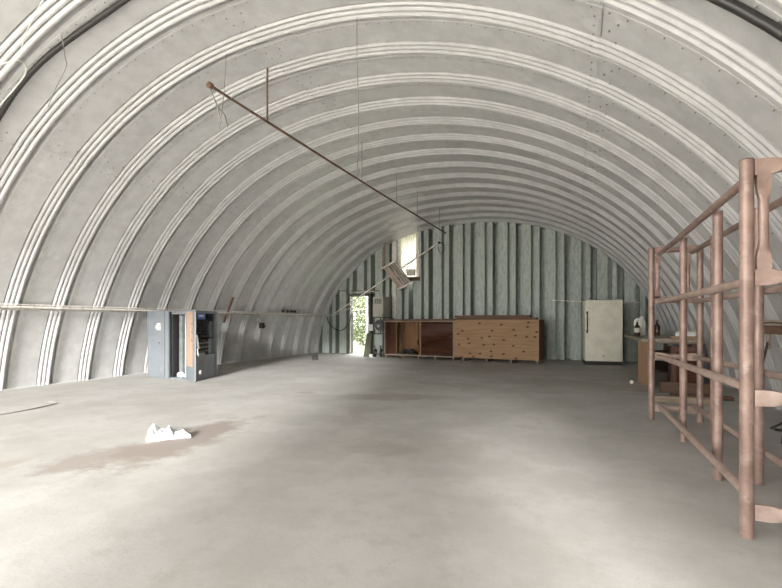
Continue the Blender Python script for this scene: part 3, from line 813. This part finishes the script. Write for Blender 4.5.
# ------------------------------------------------------------------ tilted light fixture hung below the window
def build_fixture():
    y = YB - .52
    c0 = Vector((-5.85, y, 2.88)); c1 = Vector((-5.39, y - .12, 3.05)); c2 = Vector((-4.83, y - .1, 2.33)); c3 = Vector((-5.31, y + .02, 2.17))
    t = thing('light_fixture', 'tilted metal strip-light fixture hanging crookedly in front of the back window', 'light fixture', c0)
    u = (c1 - c0); v = (c3 - c0); n = u.cross(v).normalized()
    if n.y > 0: n = -n
    P = lambda a, b, h=0: c0 + u * a + v * b + n * h
    def slab(a0, a1, b0, b1, h0, h1):
        bm = B(); vs = [bm.verts.new(P(a, b, h)) for h in (h0, h1) for a, b in ((a0, b0), (a1, b0), (a1, b1), (a0, b1))]
        for f in ((0, 1, 2, 3), (7, 6, 5, 4), (0, 1, 5, 4), (1, 2, 6, 5), (2, 3, 7, 6), (3, 0, 4, 7)): bm.faces.new([vs[i] for i in f])
        return bm
    obj('housing', slab(.02, .98, .02, .98, -.10, -.06), M_DARK, t)
    obj('reflector', slab(.02, .36, .02, .98, -.06, .01), M_BROWNMET, t, label='brown stained reflector strip')
    for a in (.36, .58, .76, .93):
        obj('channel', slab(a, a + .06, .01, .99, -.07, .03), M_REFL, t)
    obj('ballast', slab(.44, .57, .30, .55, -.06, .015), M_BROWNMET, t)
    obj('ballast', slab(.44, .57, .70, .95, -.06, .01), M_BROWNMET, t)
    for b0, b1 in ((-.03, .03), (.97, 1.03)):
        obj('end_plate', slab(-.04, 1.08, b0, b1, -.10, .05), M_CONDW, t)
    bm = B(); tp = Vector((-5.80, y + .05, arch_z(-5.80) - .05))
    bar(bm, c0 + Vector((-.02, 0, -.05)), tp, .07, .012, 0, 0, (0, 1, 0)); obj('hanging_strap', bm, M_OLDW, t, label='pale hanging strap')
    bm = B(); cyl(bm, c0 + Vector((-.06, 0, .05)), c0 + Vector((-.05, 0, -.75)), .010, 8); obj('drop_rod', bm, M_COND, t)
    bm = B(); tp2 = Vector((-4.55, y - .3, arch_z(-4.55) - .02))
    tube(bm, spline([tp2, tp2 + Vector((.02, 0, -.5)), Vector((-4.62, y - .2, 3.2)), Vector((-4.95, y - .1, 2.85)), P(1.0, .6)]), .008, 6); obj('supply_wire', bm, M_WIRE, t, smooth=60)
    bm = B(); box(bm, (-5.10, YB - .34, 2.62), (-4.82, YB - .23, 2.82), .01); obj('starter_box', bm, M_REFL, t)
build_fixture()

# ------------------------------------------------------------------ long brown pipe hung from the roof, roof wires and hoses
def build_hung():
    a = Vector((-3.77, 3.88, 3.74)); b = Vector((-3.53, 12.9, 3.72))
    t = thing('hanging_pipe', 'long thin rusty brown pipe hanging lengthwise below the roof crown on wires', 'pipe', a)
    bm = B(); tube(bm, [a + (b - a) * k / 10 + Vector((0, 0, -.02 * math.sin(PI * k / 10))) for k in range(11)], .017, 8); obj('pipe', bm, M_RUSTD, t, smooth=50)
    bm = B(); lathe(bm, [(.02, -.03), (.034, -.02), (.034, .03), (.02, .04)], a, 12, (0, 1, 0)); obj('elbow', bm, M_RUSTD, t, smooth=50)
    bm = B(); tube(bm, [a + Vector((.0, .0, -.02)), a + Vector((.05, .05, -.2)), a + Vector((.09, .06, -.36))], .009, 6); tube(bm, [a + Vector((.05, .05, -.2)), a + Vector((.14, .08, -.32)), a + Vector((.18, .08, -.46))], .007, 6)
    obj('dangling_end', bm, M_WIRE, t, smooth=60)
    for y, r in ((4.86, .012), (7.55, .006), (9.2, .006), (10.5, .006), (12.3, .006)):
        p = a + (b - a) * ((y - a.y) / (b.y - a.y)); p.z -= .01
        bm = B(); cyl(bm, p, (p.x, p.y, arch_z(p.x, 0, y) - .0), r, 6); obj('hanger', bm, M_RUSTD if r > .01 else M_WIRE, t)
    def rp(s, y, off):
        x, z, nx, nz = arch_at(s, y); return Vector((x + nx * off, y, z + nz * off))
    def s_at(X): return s_of_x(X)
    # thick black hose lying across the roof just ahead of the camera
    bm = B(); pts = []
    S0, S1 = s_at(-7.4) + .4, s_at(1.6) - 1.3
    for i in range(61):
        s = S1 + (S0 - S1) * i / 60
        q = rp(s, 3.16 + .025 * math.sin(i * .5), .036)
        pts.append(q)
    tube(bm, pts, .029, 10)
    obj('roof_hose', bm, M_HOSE, None, smooth=60, origin=(-3.1, 2.95, 4.1), label='thick black hose clipped across the curved roof from side to side above the looped wire', cat='hose')
    bm = B()
    tube(bm, spline([(-7.1, 2.98, 2.62), (-6.4, 2.95, 3.2), (-5.75, 3.0, 3.62), (-5.38, 2.95, 3.76), (-5.28, 2.82, 3.78), (-5.45, 2.7, 3.68), (-5.7, 2.55, 3.5)]), .007, 6)
    obj('loose_wire', bm, M_WIREW, None, smooth=60, origin=(-5.38, 2.93, 3.8), label='pale wire looping beside the black hose at upper left of the roof', cat='wire')
    bm = B(); tube(bm, spline([(-4.47, 2.6, 4.06), (-4.8, 2.68, 3.98), (-5.05, 2.75, 3.91), (-5.18, 2.80, 3.88)]), .006, 6); obj('loose_wire', bm, M_WIREW, None, smooth=60, origin=(-5.26, 2.81, 3.85), label='short pale wire slanting across the roof above the looped wire', cat='wire')
    bm = B(); tube(bm, spline([(-4.73, 2.90, 3.98), (-4.80, 2.98, 3.80), (-4.85, 3.02, 3.72), (-5.15, 3.1, 3.60), (-5.45, 3.2, 3.5)]), .005, 6); obj('loose_wire', bm, M_WIRE, None, smooth=60, origin=(-5.0, 3, 3.7), label='thin grey wire drooping under the black roof hose at upper left', cat='wire')
    # hanging wires
    bm = B(); tube(bm, spline([(-3.69, 4.05, 4.17), (-3.72, 4.06, 3.9), (-3.74, 4.05, 3.6), (-3.80, 4.06, 3.33)]), .0035, 6)
    obj('hanging_wire', bm, M_WIRE, None, smooth=60, origin=(-3.72, 4.05, 3.33), label='thin wire dangling from the roof beside the near end of the brown pipe', cat='wire')
    bm = B(); tube(bm, spline([(-1.99, 3.98, 4.10), (-2.15, 4.3, 3.9), (-2.14, 4.32, 3.3), (-2.15, 4.31, 2.62)]), .0035, 6)
    obj('hanging_wire', bm, M_WIRE, None, smooth=60, origin=(-2.15, 4.31, 2.62), label='thin wire hanging straight from the roof at mid picture above the brown pipe', cat='wire')
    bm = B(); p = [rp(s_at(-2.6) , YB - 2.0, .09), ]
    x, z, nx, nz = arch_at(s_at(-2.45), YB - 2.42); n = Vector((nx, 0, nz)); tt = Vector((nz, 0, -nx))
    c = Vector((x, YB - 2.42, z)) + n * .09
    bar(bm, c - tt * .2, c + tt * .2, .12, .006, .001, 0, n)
    obj('roof_glint', bm, M_FRAMEGLOW, None, origin=c, label='pale plate standing in for reflected window light on the roof crown near the back wall', cat='patch')  # plate added in place of window light reflected on the roof
build_hung()

# ------------------------------------------------------------------ small things on the left wall
def wall_bits():
    xs = arch_x(1.08, -1) + .09
    t = thing('wall_socket', 'dark broken socket with grey collar fixed to the left wall below the conduit', 'socket', (xs, 10.35, 1.07))
    bm = B(); lathe(bm, [(.07, 0), (.075, .03), (.06, .05)], (xs - .02, 10.30, 1.13), 16, (1, 0, .25)); obj('collar', bm, M_COND, t, smooth=40)
    bm = B(); box(bm, (xs - .02, 10.32, .92), (xs + .08, 10.46, 1.08), .02, seg=2); lathe(bm, [(.04, 0), (.045, .04), (.03, .06)], (xs + .06, 10.40, .98), 12, (1, 0, 0)); obj('body', bm, M_BLACK, t, smooth=40)
    bm = B(); xa = arch_x(1.70, -1) + .10; xb = arch_x(1.08, -1) + .10
    bar(bm, (xb, 8.93, 1.08), (xa, 8.95, 1.72), .07, .012, .002, 0, (1, 0, .3))
    obj('rusty_strap', bm, M_RUSTRED, None, origin=(xb, 8.93, 1.08), label='rust-red flat metal strap on the left wall right of the grey cabinet', cat='strap')
    bm = B(); box(bm, (-.085, -.07, 0), (.085, .07, .13), .01); box(bm, (-.04, -.075, .03), (.04, -.069, .10)); o = obj('concrete_block', bm, M_BLOCK, None, local=True, label='small dark grey block lying alone on the floor toward the back doorway', cat='block'); o.location = (-6.97, 11.25, 0); o.rotation_euler = (0, 0, .5)
    bm = B(); tube(bm, spline([(-6.35, 2.75, .008), (-6.28, 3.2, .008), (-6.30, 3.5, .010), (-6.38, 3.8, .012), (-6.44, 3.9, .02), (-6.52, 3.82, .03)]), .008, 6)
    obj('floor_wire', bm, M_WIRE, None, smooth=60, origin=(-6.35, 3.3, 0), label='short bent dark wire lying on the bright floor at far left', cat='wire')
    # crumpled white sheet on the floor
    bm = B(); rnd = random.Random(5); n, m = 44, 20; g = []
    for i in range(n + 1):
        r = []
        for j in range(m + 1):
            u = i / n; v = j / m - .5
            w = .16 * (math.sin(PI * min(u * 1.15, 1) ** .6) ** .7 + .12) * (1 - .55 * u)
            x = .385 * u + .012 * math.sin(9 * v + 5 * u); y = v * w * 2 * (1 + .1 * math.sin(17 * u))
            e = max(0, 1 - (2 * v) ** 2)
            z = e ** .5 * (.085 * (1 - .62 * u) * (1.0 + .4 * math.sin(15 * u + 2))) * (1 - .0 * u) + .014 * math.sin(31 * u + 11 * v) * e + .010 * math.sin(47 * v + 23 * u) * e + rnd.uniform(-.004, .004) * e
            if i in (0, n): z *= .1
            r.append(bm.verts.new((x, y, max(z, 0) + .001)))
        g.append(r)
    for i in range(n):
        for j in range(m): bm.faces.new((g[i][j], g[i + 1][j], g[i + 1][j + 1], g[i][j + 1]))
    o = obj('crumpled_sheet', bm, M_SHEET, None, local=True, smooth=25, label='crumpled white plastic sheet lying on the brown floor stain', cat='plastic sheet')
    o.location = (-3.75, 3.12, 0); o.rotation_euler = (0, 0, .30)
wall_bits()

# ------------------------------------------------------------------ machinery beside the doorway
def machines():
    x0, x1, y0, y1 = -5.92, -5.56, 12.96, 13.55
    t = thing('compressor', 'dark greasy machine with grey lower housing standing on the floor between doorway and open cabinet', 'machine', (-5.82, 13.2, 0))
    bm = B(); box(bm, (x0, y0, .06), (x1, y1, .10), .006)
    for x in (x0, x1 - .03):
        for y in (y0, y1 - .03): box(bm, (x, y, .0), (x + .03, y + .03, 1.26), .003)
    box(bm, (x0, y0, 1.235), (x1, y1, 1.26), .003); box(bm, (x0, y0, .72), (x1, y1, .745), .003)
    obj('frame', bm, M_MACH, t)
    bm = B(); box(bm, (x0 + .04, y0 + .01, .36), (x1 - .035, y1 - .05, .715), .03, seg=3); obj('housing', bm, M_GREYMET, t, smooth=40, label='grey-green housing')
    bm = B()
    rnd = random.Random(3)
    cyl(bm, (x0 + .18, y0 + .06, .98), (x0 + .18, y1 - .1, .98), .13, 20)
    for k in range(5): cyl(bm, (x0 + .18, y0 + .10 + k * .08, .98), (x0 + .18, y0 + .115 + k * .08, .98), .155, 20)
    obj('motor', bm, M_MACH, t, smooth=40)
    bm = B(); lathe(bm, [(.05, 0), (.055, .03), (.03, .05)], (x0 + .18, y0 + .06, .98), 16, (0, -1, 0)); lathe(bm, [(.03, 0), (.03, .03)], (x0 + .08, y0 + .05, 1.13), 10, (0, -1, 0)); lathe(bm, [(.035, 0), (.03, .03)], (x0 + .30, y0 + .05, .84), 10, (0, -1, 0)); obj('pulley', bm, M_PORC, t, smooth=40)
    bm = B(); tube(bm, spline([(x0 + .06, y0 + .03, .78), (x0 + .03, y0 + .02, .95), (x0 + .10, y0 + .01, 1.10), (x0 + .28, y0 + .02, 1.16), (x1 - .03, y0 + .03, 1.02), (x1 - .06, y0 + .02, .80)]), .014, 8); obj('hose', bm, M_HOSE, t, smooth=50)
    for x in (x0 + .05, x1 - .09):
        bm = B(); c = Vector((x, y0 + .0, .13)); lathe(bm, [(.05, 0), (.125, .004), (.13, .02), (.13, .04), (.125, .05), (.05, .055)], c, 22, (1, 0, 0)); w = obj('wheel', bm, M_BLACK, t, smooth=40)
        bm = B(); lathe(bm, [(.045, -.004), (.05, .02), (.045, .06)], c, 16, (1, 0, 0)); obj('hub', bm, M_COND, w, smooth=40)
    t2 = thing('heater_cabinet', 'tan metal heater box with louvered top vent set on the dark machine by the doorway', 'heater', (-5.75, 13.2, 1.262))
    bm = B(); box(bm, (-5.93, 12.99, 1.262), (-5.57, 13.58, 1.90), .012, seg=2); obj('case', bm, M_TANMET, t2, smooth=40)
    bm = B(); box(bm, (-5.925, 12.972, 1.28), (-5.575, 12.989, 1.89), .004); obj('front_panel', bm, M_TANMET, t2)
    bm = B(); box(bm, (-5.87, 12.966, 1.68), (-5.63, 12.972, 1.83)); v = obj('vent_grille', bm, M_CABD, t2)
    for i in range(4):
        bm = B(); box(bm, (-5.862 + i * .063, 12.956, 1.69), (-5.847 + i * .063, 12.966, 1.82)); obj('louver', bm, M_TANMET, v)
    bm = B(); cyl(bm, (-5.60, 12.93, 1.262), (-5.60, 12.93, 1.36), .03, 10); obj('valve', bm, M_PORC, t2, smooth=40)
    bm = B(); bar(bm, (-6.13, 12.70, .40), (-6.03, 12.86, .40), .03, .74, .003); bm.transform(Matrix.Translation((-6.08, 12.78, 0)) @ Matrix.Rotation(math.radians(9), 4, 'Y') @ Matrix.Translation((6.08, -12.78, 0)))
    mz = min(v.co.z for v in bm.verts); bmesh.ops.translate(bm, verts=bm.verts, vec=(0, 0, -mz + .001))
    obj('leaning_board', bm, M_GREENB, None, origin=(-6.08, 12.78, 0), label='dark greenish board leaning upright against the machine beside the doorway', cat='board')
machines()

# ------------------------------------------------------------------ work table and clutter on the right
def right_side():
    t = thing('work_table', 'rough wooden work table against the curved right wall near the refrigerator', 'table', (1.6, 10.7, 0))
    bm = B()
    for i in range(4):
        box(bm, (1.10 + i * .245, 9.25, .745), (1.10 + i * .245 + .24, 12.2, .80), .004)
    obj('tabletop', bm, M_OLDWY, t)
    bm = B(); box(bm, (1.10, 9.24, .72), (2.08, 9.30, .744)); box(bm, (1.45, 12.1, .68), (2.05, 12.15, .744)); obj('apron', bm, M_OLDW, t)
    for y, xx in ((9.35, (1.16, 1.90)), (12.0, (1.50, 1.90))):
        for x in xx:
            bm = B(); box(bm, (x, y, 0), (x + .08, y + .08, .744), .004); obj('leg', bm, M_DKW, t)
    for z in (.18, .42):
        bm = B(); box(bm, (1.42, 9.44, z), (2.0, 11.99, z + .03)); obj('shelf', bm, M_DKW, t)
    bm = B(); bar(bm, (1.075, 9.33, .372), (1.20, 8.45, .372), .018, .74, .002); obj('plywood_sheet', bm, M_PLYD, None, origin=(1.14, 8.9, 0), label='warm brown plywood sheet standing on edge at the end of the work table', cat='plywood')
    # jug, bottles, boxes
    j = thing('plastic_jug', 'milky white plastic jug with handle standing on the left end of the work table', 'jug', (1.36, 11.6, .80))
    bm = B(); lathe(bm, [(.085, 0), (.093, .02), (.093, .22), (.085, .28), (.055, .35), (.032, .38), (.032, .40)], (1.40, 11.6, .80), 20); obj('body', bm, M_JUG, j, smooth=45)
    bm = B(); tube(bm, spline([(1.325, 11.57, .95), (1.265, 11.55, 1.02), (1.27, 11.55, 1.12), (1.32, 11.57, 1.165), (1.37, 11.59, 1.15)]), .026, 10); obj('handle', bm, M_JUG, j, smooth=60)
    bm = B(); lathe(bm, [(.042, 0), (.042, .03)], (1.40, 11.6, 1.20), 14); obj('cap', bm, M_WHITE, j, smooth=45)
    for i, (x, y, s, lab) in enumerate(((1.27, 11.25, 1.0, 'small brown bottle with pale label standing in front of the white jug'), (1.72, 11.7, 1.05, 'dark brown bottle standing right of the white jug on the table'))):
        b = thing('bottle', lab, 'bottle', (x, y, .80))
        bm = B(); lathe(bm, [(.055 * s, 0), (.058 * s, .01), (.058 * s, .19 * s), (.03 * s, .24 * s), (.022 * s, .25 * s), (.022 * s, .30 * s)], (x, y, .80), 18); obj('body', bm, M_BOTTLE, b, smooth=45)
        bm = B(); lathe(bm, [(.026 * s, 0), (.026 * s, .03)], (x, y, .80 + .30 * s), 12); obj('cap', bm, M_DARK if i else M_LABEL, b, smooth=45)
        if i == 0:
            bm = B(); lathe(bm, [(.060, .07), (.060, .17)], (x, y, .80), 18); obj('paper_label', bm, M_LABEL, b, smooth=45)
    bm = B(); box(bm, (1.62, 9.42, .801), (2.02, 9.62, .845), .004); obj('board_offcut', bm, M_PLYD, None, origin=(1.8, 9.5, .801), label='orange-brown board offcut lying on near end of the work table', cat='board')
    bx = thing('white_carton', 'flat white carton lying on the board offcut on the work table', 'box', (1.8, 9.52, .846))
    bm = B(); box(bm, (1.68, 9.43, .846), (1.98, 9.60, .90), .004); obj('tray', bm, M_WHITE, bx)
    bm = B(); box(bm, (1.675, 9.425, .89), (1.985, 9.605, .925), .004); obj('lid', bm, M_LABEL, bx)
    c = thing('red_brown_box', 'upright dark red-brown wooden box under the work table', 'box', (1.8, 9.2, 0))
    bm = B(); box(bm, (1.52, 8.95, .02), (1.92, 9.22, .68), .006); obj('carcass', bm, M_REDCAB, c)
    bm = B(); box(bm, (1.60, 8.935, .08), (1.88, 8.949, .60), .004); d = obj('door', bm, M_MAHOG, c)
    bm = B(); lathe(bm, [(.012, 0), (.02, .015), (.012, .03)], (1.64, 8.935, .36), 10, (0, -1, 0)); obj('knob', bm, M_COND, d)
    bm = B(); box(bm, (1.50, 8.93, 0), (1.94, 9.24, .02)); obj('base', bm, M_DKW, c)
    for (xa, xb, y, h, w, m, lab) in ((.98, 1.78, 7.15, .085, .10, M_OLDW, 'long weathered timber lying crosswise on the floor just beyond the pipe rack'),
                                      (1.24, 2.02, 8.15, .16, .12, M_DKW, 'thick dark brown timber lying on the floor in front of the red-brown box'),
                                      (1.30, 2.05, 7.65, .05, .14, M_DKW, 'thin dark plank lying flat between the two floor timbers')):
        bm = B(); box(bm, (-(xb - xa) / 2, -w / 2, 0), ((xb - xa) / 2, w / 2, h), .006)
        o = obj('floor_timber', bm, m, None, local=True, label=lab, cat='timber', group='timbers on the floor by the table'); o.location = ((xa + xb) / 2, y, 0)
    can = thing('small_can', 'small pale can lying on its side at the foot of the plywood sheet', 'can', (.93, 9.05, 0))
    bm = B(); lathe(bm, [(.034, 0), (.036, .01), (.036, .10), (.034, .11)], (.93, 9.0, .037), 16, (.2, 1, 0)); obj('can_body', bm, M_DARK, can, smooth=40)
    bm = B(); lathe(bm, [(.032, 0), (.032, .006)], (.928, 8.993, .037), 16, (-.2, -1, 0)); obj('can_end', bm, M_LABEL, can)
    # timber beam on a black folding trestle
    bm = B(); box(bm, (1.70, 3.75, .985), (1.94, 5.78, 1.065), .008); be = thing('timber_beam', 'thick cracked timber beam with greyed top resting on the black trestle at right', 'timber', (1.82, 4.8, .985)); obj('beam_body', bm, M_BEAM, be)
    bm = B(); box(bm, (1.695, 3.74, 1.066), (1.945, 5.79, 1.12), .012, seg=2); obj('beam_top', bm, M_BEAMT, be, label='greyed cracked top')
    bm = B(); tube(bm, spline([(1.694, 5.78, 1.09), (1.692, 5.5, 1.085), (1.693, 5.2, 1.095), (1.692, 4.9, 1.088), (1.693, 4.5, 1.10)]), .006, 5); obj('crack', bm, M_DARK, be)
    for y, lab in ((4.88, 'black folding trestle under the middle of the timber beam at right'), (3.95, 'black folding trestle under near end of the timber beam')):
        s = thing('trestle', lab, 'trestle', (1.85, y, 0))
        bm = B(); box(bm, (1.72, y - .05, .945), (2.00, y + .05, .984), .005); obj('top_bar', bm, M_BLACK, s)
        for sx in (-1, 1):
            for sy in (-1, 1):
                bm = B(); bar(bm, (1.86 + sx * .13, y + sy * .20, .0), (1.86 + sx * .08, y + sy * .03, .95), .035, .02, .002); obj('leg', bm, M_BLACK, s)
        bm = B(); bar(bm, (1.72, y, .3), (2.0, y, .3), .02, .02); obj('stretcher', bm, M_BLACK, s)
    f = thing('folded_stand', 'black folded metal stand lying on the floor behind the pipe rack at right', 'stand', (1.95, 5.6, 0))
    for p, q in (((1.86, 5.74, .012), (2.16, 5.50, .30)), ((1.90, 5.60, .012), (2.14, 5.66, .26)), ((1.88, 5.70, .012), (2.16, 5.40, .012))):
        bm = B(); bar(bm, p, q, .045, .02, .002); obj('leg', bm, M_BLACK, f)
    # tool leaning on the right wall
    g = thing('garden_tool', 'thin dark tool with pale hooked head leaning on the right wall behind the pipe rack', 'tool', (1.8, 6.3, 0))
    xt = arch_x(.95, 1) - .12
    bm = B(); cyl(bm, (1.82, 6.25, 0.0), (xt, 6.35, .93), .013, 8); obj('shaft', bm, M_DARK, g)
    bm = B(); tube(bm, spline([(xt, 6.35, .80), (xt - .01, 6.35, .90), (xt, 6.33, .99), (xt - .02, 6.25, 1.02), (xt - .03, 6.18, .98)]), .022, 8); obj('hooked_head', bm, M_BEAMT, g, smooth=60)
right_side()

# ------------------------------------------------------------------ outdoors seen through the doorway
def shrub(c, rx, ry, rz, n, lab, seed):
    rnd = random.Random(seed); t = thing('shrub', lab, 'shrub', (c[0], c[1], -.05), group='shrubs outside the doorway')
    bm = B()
    for _ in range(n):
        while True:
            v = Vector((rnd.uniform(-1, 1), rnd.uniform(-1, 1), rnd.uniform(-1, 1)))
            if .3 < v.length < 1: break
        p = Vector((c[0] + v.x * rx, c[1] + v.y * ry, max(.02, rz + v.z * rz)))
        a = Vector((rnd.gauss(0, 1), rnd.gauss(0, 1), rnd.gauss(0, .6))).normalized(); b = a.cross(Vector((rnd.gauss(0, 1), rnd.gauss(0, 1), rnd.gauss(0, 1)))).normalized()
        l, w = rnd.uniform(.05, .10), rnd.uniform(.025, .045)
        m = a.cross(b) * .012
        bm.faces.new([bm.verts.new(q) for q in (p - a * l, p + b * w + m, p + a * l, p - b * w + m)])
    obj('foliage', bm, M_LEAF, t)
    bm = B()
    for k in range(5):
        tube(bm, [Vector((c[0], c[1], -.05)), Vector((c[0] + rnd.uniform(-.3, .3) * rx, c[1] + rnd.uniform(-.3, .3), rz * .8)), Vector((c[0] + rnd.uniform(-.6, .6) * rx, c[1] + rnd.uniform(-.4, .4), rz * 1.6))], .02, 6, radii=[.03, .02, .008])
    obj('stem', bm, M_BARK, t)
shrub((-8.6, 18.2), 1.3, .9, 1.5, 5200, 'leafy green shrub outside, filling the left of the back doorway', 11)
shrub((-10.2, 20.8), 2.2, 1.2, 2.3, 7000, 'taller pale green shrub outside, behind the first in the back doorway', 12)

# ------------------------------------------------------------------ light
w = bpy.data.worlds.new('sky'); S.world = w; w.use_nodes = True
N = w.node_tree.nodes; L = w.node_tree.links
bg = N['Background']; bg.inputs['Strength'].default_value = 5.5
# overcast sky, brighter over the far (door) side of the building
tc = N.new('ShaderNodeTexCoord'); sp = N.new('ShaderNodeSeparateXYZ'); mr = N.new('ShaderNodeMapRange'); mr.interpolation_type = 'SMOOTHSTEP'
L.new(tc.outputs['Generated'], sp.inputs[0]); L.new(sp.outputs['Y'], mr.inputs['Value'])
for k, v in (('From Min', -.1), ('From Max', .6), ('To Min', 1.0), ('To Max', 3.2)): mr.inputs[k].default_value = v
cm = N.new('ShaderNodeCombineColor')
for k, m_ in zip(('Red', 'Green', 'Blue'), (1.0, .995, .985)):
    q = N.new('ShaderNodeMath'); q.operation = 'MULTIPLY'; q.inputs[1].default_value = m_
    L.new(mr.outputs['Result'], q.inputs[0]); L.new(q.outputs[0], cm.inputs[k])
L.new(cm.outputs[0], bg.inputs['Color'])
def sun_lamp(name, energy, angle, col, d):
    l = bpy.data.lights.new(name, 'SUN'); l.energy = energy; l.angle = math.radians(angle); l.color = col
    o = bpy.data.objects.new(name, l); COL.objects.link(o)
    o.rotation_euler = Vector(d).to_track_quat('-Z', 'Y').to_euler()
# hazy sun, high enough to fall only on the floor just inside the doorways
sun_lamp('sun', 12.5, 6, (1, .98, .95), (-.235, 1.0, -1.15))
# added second sun lamp, low on the same side, for the soft floor shadow
sun_lamp('added_low_sun', 5.4, 9, (1, .99, .97), (-.257, 1.0, -.265))
# light portals in the openings help the renderer find the daylight (they emit nothing themselves)
def portal(x0, x1, z0, z1, y, flip):
    a = bpy.data.lights.new('daylight_portal', 'AREA'); a.shape = 'RECTANGLE'; a.size = x1 - x0; a.size_y = z1 - z0; a.cycles.is_portal = True
    o = bpy.data.objects.new('daylight_portal', a); COL.objects.link(o); o.location = ((x0 + x1) / 2, y, (z0 + z1) / 2)
    o.rotation_euler = (math.radians(90 if flip else -90), 0, 0)
for l, r, h in OPEN: portal(l, r, 0, h, YF, True)
portal(DOOR[0], DOOR[1], 0, DOOR[2], YB + .1, False)
portal(WIN[0], WIN[1], WIN[2], 4.0, YB + .1, False)

# ------------------------------------------------------------------ camera
cam = bpy.data.cameras.new('camera'); co = bpy.data.objects.new('camera', cam); COL.objects.link(co)
cam.sensor_fit = 'HORIZONTAL'; cam.sensor_width = 36.0; cam.lens = 450.0 / 782 * 36; cam.shift_y = 28 / 782
cam.clip_start = .05; cam.clip_end = 300
co.location = (0, 0, 1.1); co.rotation_euler = (math.radians(90), 0, math.radians(22.24))
S.camera = co
S.view_settings.view_transform = 'Standard'; S.view_settings.look = 'None'
S.view_settings.exposure = 0.92; S.view_settings.gamma = 1.0; S.view_settings.use_curve_mapping = False
S.cycles.max_bounces = 14; S.cycles.diffuse_bounces = 10; S.cycles.glossy_bounces = 6
S.cycles.sample_clamp_indirect = 12.0; S.cycles.caustics_reflective = False; S.cycles.caustics_refractive = False
S.cycles.use_denoising = True
